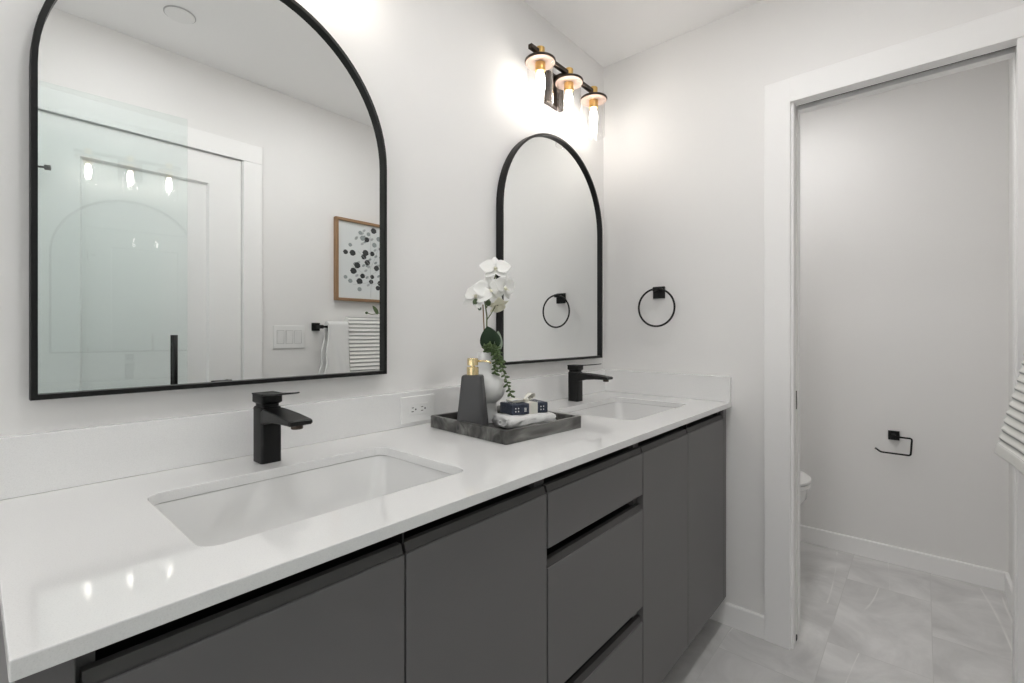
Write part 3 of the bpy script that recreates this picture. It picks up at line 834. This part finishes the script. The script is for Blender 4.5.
sd_ = thing('soap_dispenser', 'charcoal tapered soap dispenser with gold pump in the marble tray', 'soap dispenser', (.910, -.206, TF), math.radians(35))
bm = loft(B(), [(rrect(.078, .078, .014, 5), 0), (rrect(.081, .081, .014, 5), .003), (rrect(.0805, .0805, .014, 5), .008), (rrect(.056, .056, .012, 5), .141), (rrect(.052, .052, .011, 5), .145), (rrect(.03, .03, .008, 5), .1465)])
obj('bottle', fixn(bm), 'soap', sd_, 'auto')
cl = obj('collar', lathe(B(), [(0, .1467), (.0165, .1467), (.0165, .167), (.0155, .168), (.006, .1685), (0, .1685)], (0, 0, 0), 28), 'gold', sd_, 'auto')
pm = obj('pump_head', lathe(B(), [(0, .1686), (.006, .1686), (.006, .172), (.0150, .1725), (.0150, .1905), (.014, .192), (0, .192)], (0, 0, 0), 28), 'gold', sd_, 'auto')
ar = math.radians(-35)
obj('nozzle', tube(B(), [Vector((.010*math.cos(-.7+ar), .010*math.sin(-.7+ar), .184)), Vector((.030*math.cos(-.7+ar), .030*math.sin(-.7+ar), .184)), Vector((.046*math.cos(-.7+ar), .046*math.sin(-.7+ar), .181)), Vector((.050*math.cos(-.7+ar), .050*math.sin(-.7+ar), .177))], .0030, 10), 'gold', pm, True)

VX, VY = 1.004, -.168
vs_ = obj('vase', lathe(B(), [(0, 0), (.034, 0), (.036, .002), (.035, .010), (.031, .030), (.029, .050), (.031, .058), (.040, .064), (.052, .078), (.0575, .098), (.0575, .110), (.052, .128), (.041, .142), (.030, .150), (.027, .156), (.0262, .180), (.027, .203), (.0262, .205), (.0235, .203), (.0225, .18), (.0225, .150), (0, .148)], (0, 0, 0), 48), 'vase', None, 'auto')
vs_.location = (VX, VY, TF)
tag(vs_, 'white round-bellied ceramic vase on a pedestal foot holding the orchid', 'vase')

# frame for what grows out of the vase: r across the view of the tray, d away from it
RV = Vector((.6565, -.7543, 0)); DV = Vector((.7543, .6565, 0))
oc = thing('orchid', 'white orchid with round petals, buds and a dark leaf in the white vase', 'plant', (VX, VY, TF+.152))
OZ = TF+.152
def O(r, z, d=0): return RV*r + DV*d + Vector((0, 0, z-OZ))
obj('stake', tube(B(), [O(-.004, 1.045, .004), O(-.007, 1.15, .004), O(-.011, 1.235, .002)], .0019, 8), 'stick', oc, True)
bm = tube(B(), [O(.001, 1.045, 0), O(.0, 1.14, 0), O(.001, 1.20, -.004), O(-.005, 1.245, -.008), O(-.022, 1.262, -.012)], .0021, 8)
tube(bm, [O(.001, 1.19, -.003), O(.012, 1.205, -.006), O(.022, 1.222, -.008), O(.030, 1.236, -.008)], .0016, 8)
tube(bm, [O(0, 1.225, -.005), O(.010, 1.26, -.002), O(.020, 1.30, .0), O(.030, 1.33, -.004)], .0018, 8)
tube(bm, [O(.014, 1.28, 0), O(.035, 1.285, 0), O(.052, 1.283, -.005)], .0015, 8)
obj('stem', bm, 'stem', oc, True)
def flower(c, face, up, size, mat_, parent, lipcol='cream', wing=1.0):
    face = Vector(face).normalized(); up = Vector(up); up = (up-face*up.dot(face)).normalized(); side = up.cross(face)
    fm = B()
    def pet(ang, L, W, back=.0, bend=-.1):
        d = up*math.cos(ang)+side*math.sin(ang)
        leafblade(fm, c-face*back+d*.003, d+face*.12, face, L, W, bend, 0, 8, 6, .12, .22)
    for a in (0, 2.35, -2.35): pet(a, size*.52, size*.36, .003, -.06)      # sepals
    for a in (1.35, -1.35): pet(a, size*.58*wing, size*.62, .0, -.12)     # broad wings
    o = solid(obj('flower', fm, mat_, parent, True), .0006)
    lm = ellipsoid(B(), c+face*.006-up*.004, (.005, .005, .006))
    leafblade(lm, c+face*.005-up*.003, face-up*.6, up, size*.22, size*.16, .1)
    obj('lip', lm, lipcol, o, True)
    return o
V3 = Vector
flower(O(-.026, 1.258, -.018), RV*-.45-DV*.75+V3((0, 0, .5)), RV*.35+V3((0, 0, 1)), .086, 'petal', oc)
flower(O(.010, 1.276, -.020), RV*.25-DV*.9+V3((0, 0, .15)), RV*-.1+V3((0, 0, 1)), .084, 'petal', oc)
flower(O(.026, 1.340, -.008), RV*.1-DV*.8+V3((0, 0, .4)), V3((0, 0, 1)), .076, 'petal', oc)
flower(O(.052, 1.286, -.008), RV*.75-DV*.55+V3((0, 0, -.1)), RV*.1+V3((0, 0, 1)), .080, 'petal', oc)
flower(O(.032, 1.232, -.006), RV*.35-DV*.45+V3((0, 0, -.8)), RV*1+V3((0, 0, .2)), .062, 'cream', oc)
bm = B()
for r_, z_, s_ in ((-.030, 1.240, .0095), (.006, 1.238, .0085), (-.019, 1.222, .0055)):
    ellipsoid(bm, O(r_, z_, -.026), (s_, s_, s_*1.1))
obj('bud', bm, 'bud', oc, True)
bm = leafblade(B(), O(.018, 1.102, -.006), RV*-.24+V3((0, 0, 1))-DV*.2, -DV+RV*-.1, .070, .062, -.15, 0, 10, 6)
solid(obj('leaf', bm, 'leaf', oc, True), .0012)
bm = leafblade(B(), O(.028, 1.095, .004), RV*.25+V3((0, 0, 1)), -DV*.6+RV*.8, .062, .040, -.2, 0, 10, 6)
solid(obj('leaf', bm, 'paleleaf', oc, True), .0012)

sc_ = thing('trailing_succulent', 'trailing green succulent with bead leaves hanging over the vase rim', 'plant', (VX, VY, TF+.152))
def strand(ctrl, n, size, parent, seed):
    """stem through control points with plump leaves set around it"""
    rr = random.Random(seed); P = [V3(p) for p in ctrl]; pts = []
    for i in range(len(P)-1):
        p0 = P[max(i-1, 0)]; p1 = P[i]; p2 = P[i+1]; p3 = P[min(i+2, len(P)-1)]
        for k in range(8):
            t = k/8
            pts.append(.5*((2*p1)+(p2-p0)*t+(2*p0-5*p1+4*p2-p3)*t*t+(3*p1-p0-3*p2+p3)*t**3))
    pts.append(P[-1])
    s = obj('strand', tube(B(), pts, .0011, 6), 'stem', parent, True)
    bm = B()
    for i in range(n):
        f = i/(n-1)*(len(pts)-2); k = int(f); p = pts[k].lerp(pts[k+1], f-k); d = (pts[k+1]-pts[k]).normalized()
        a = i*2.4; sv, tv, _ = basis(d)
        out_ = (sv*math.cos(a)+tv*math.sin(a)+d*.35).normalized()
        q = out_.to_track_quat('Z', 'Y').to_matrix(); z_ = size*rr.uniform(.8, 1.15)
        ellipsoid(bm, p+out_*z_*.8, (z_*.52, z_*.42, z_), 8, 6, q)
    obj('leaves', bm, 'succ', s, True)
strand([O(0, 1.06, -.004), O(.004, 1.104, -.016), O(.014, 1.112, -.028), O(.028, 1.095, -.036), O(.045, 1.060, -.040), O(.060, 1.010, -.040), O(.074, .966, -.036)], 56, .0080, sc_, 1)
strand([O(0, 1.06, -.004), O(.008, 1.102, -.014), O(.016, 1.106, -.026), O(.026, 1.088, -.034), O(.027, 1.060, -.038), O(.026, 1.033, -.040)], 40, .0080, sc_, 2)
strand([O(.004, 1.06, -.004), O(.010, 1.105, -.008), O(.026, 1.108, -.016), O(.040, 1.088, -.026), O(.046, 1.050, -.034)], 36, .0078, sc_, 3)
strand([O(.004, 1.06, -.006), O(-.002, 1.102, -.014), O(.002, 1.112, -.026), O(.010, 1.098, -.033)], 22, .0075, sc_, 4)

ft = thing('folded_towel', 'small folded white terry towel under the navy box in the tray', 'towel', (1.037, -.285, TF), math.radians(-15))
def soft_fold(bm, L, D, T, seed):
    """plump folded cloth: rounded cross-sections along x with slightly uneven ends, and the fold's inner layers showing at the near end"""
    rr = random.Random(seed); rings = []; n = 28; N = 22
    for j in range(N+1):
        u = j/N; x = -L/2+L*u
        e = min(1, min(u, 1-u)/.05); k = .72+.28*math.sqrt(max(0, 1-(1-e)**2))
        row = []
        for i in range(n):
            a = 2*PI*i/n; c, sn = math.cos(a), math.sin(a)
            y = D/2*math.copysign(abs(c)**.55, c)*(.90+.10*k); z = T/2*math.copysign(abs(sn)**.75, sn)*k
            wv = .0014*math.sin(u*23+i*.9+seed)+.0012*math.sin(u*9+i*1.7)
            row.append(bm.verts.new((x+(.004*math.sin(i*1.3) if j in (0, N) else 0), y+wv, max(0, T/2+z+(wv if sn > 0 else 0)))))
        rings.append(row)
    skin(bm, rings)
    return fixn(bm)
bm = soft_fold(B(), .160, .092, .034, 2)
ftc = obj('cloth', bm, 'terry', ft, True)
bm = B()                                   # rolled inner layers showing at the left end
pts = []
for i in range(26):
    a = i/25*4.6; r_ = .014-.0021*a
    pts.append((r_*1.9*math.cos(a+2.6), .017+r_*math.sin(a+2.6)))
for x0, x1 in ((-.0865, -.075),):
    ra = []
    for x in (x0, x1):
        ra.append([bm.verts.new((x+.002*math.sin(k*.7), y-.010, z)) for k, (y, z) in enumerate(pts)])
    for k in range(len(pts)-1): bm.faces.new((ra[0][k], ra[0][k+1], ra[1][k+1], ra[1][k]))
solid(obj('fold', bm, 'terry', ft, True), .0035)

gb = thing('gift_box', 'navy soap box with white dots tied with cream ribbon on the folded towel', 'box', (1.045, -.277, TF+.0338), math.radians(-19))
BW, BD, BH = .120, .070, .030
bxo = obj('box', bx(-BW/2, BW/2, -BD/2, BD/2, 0, BH, .003), 'navy', gb)
bm = B()
def dot(x, z, r):
    lathe(bm, [(0, -.0001), (r, -.0001), (r, .0004), (0, .0004)], (x, -BD/2, z), 10, 'y')
for cx in (-.043, .040):
    for a in (-.0045, .0045):
        for b_ in (-.0042, .0042): dot(cx+a, BH*.48+b_, .0019)
    obj('dot_cluster', bm, 'plastic', bxo); bm = B()
for a in (-.003, .003):
    for b_ in (-.004, .0, .004): dot(-.016+a*.6, BH*.45+b_, .0016)
obj('dot_cluster', bm, 'plastic', bxo); bm = B()
def topdot(x, y, r): lathe(bm, [(0, -.0001), (r, -.0001), (r, .0004), (0, .0004)], (x, y, BH), 10)
for cx in (-.043, .040):
    for cy in (-.012, .018):
        for a in (-.0045, .0045):
            for b_ in (-.0045, .0045): topdot(cx+a, cy+b_, .0019)
        obj('dot_cluster', bm, 'plastic', bxo); bm = B()
bm = B()
wx0, wx1, e = -.004, .024, .0009
box(bm, wx0, wx1, -BD/2-e, -BD/2, .0, BH+e); box(bm, wx0, wx1, BD/2, BD/2+e, 0, BH+e); box(bm, wx0, wx1, -BD/2, BD/2, BH, BH+e)
obj('ribbon', bm, 'ribbon', gb)
bm = B()
def bow(cx, cy, dx, dy_, L, hgt, wd):
    d = V3((dx, dy_, 0)).normalized(); s = V3((-d.y, d.x, 0)); rings = []
    for i in range(17):
        a = 2*PI*i/16; u = (1-math.cos(a))/2
        p = V3((cx, cy, BH+.0035)) + d*(L*u) + V3((0, 0, hgt*(.35*u + .55*math.sin(a)*(.4+.6*u)+.1)))
        if p.z < BH+.0015: p.z = BH+.0015
        rings.append((p, s*wd*.5*(.35+.65*u)))
    for (p, sv), (q, sw_) in zip(rings, rings[1:]):
        bm.faces.new([bm.verts.new(c) for c in (p-sv, p+sv, q+sw_, q-sw_)])
bow(.010, .0, -1, -.10, .064, .012, .026)
bow(.010, .010, .85, .62, .056, .020, .022)
ellipsoid(bm, (.010, .004, BH+.005), (.008, .009, .0055))
bmesh.ops.remove_doubles(bm, verts=bm.verts[:], dist=1e-5)
solid(obj('bow', bm, 'ribbon', gb, True), .0012)
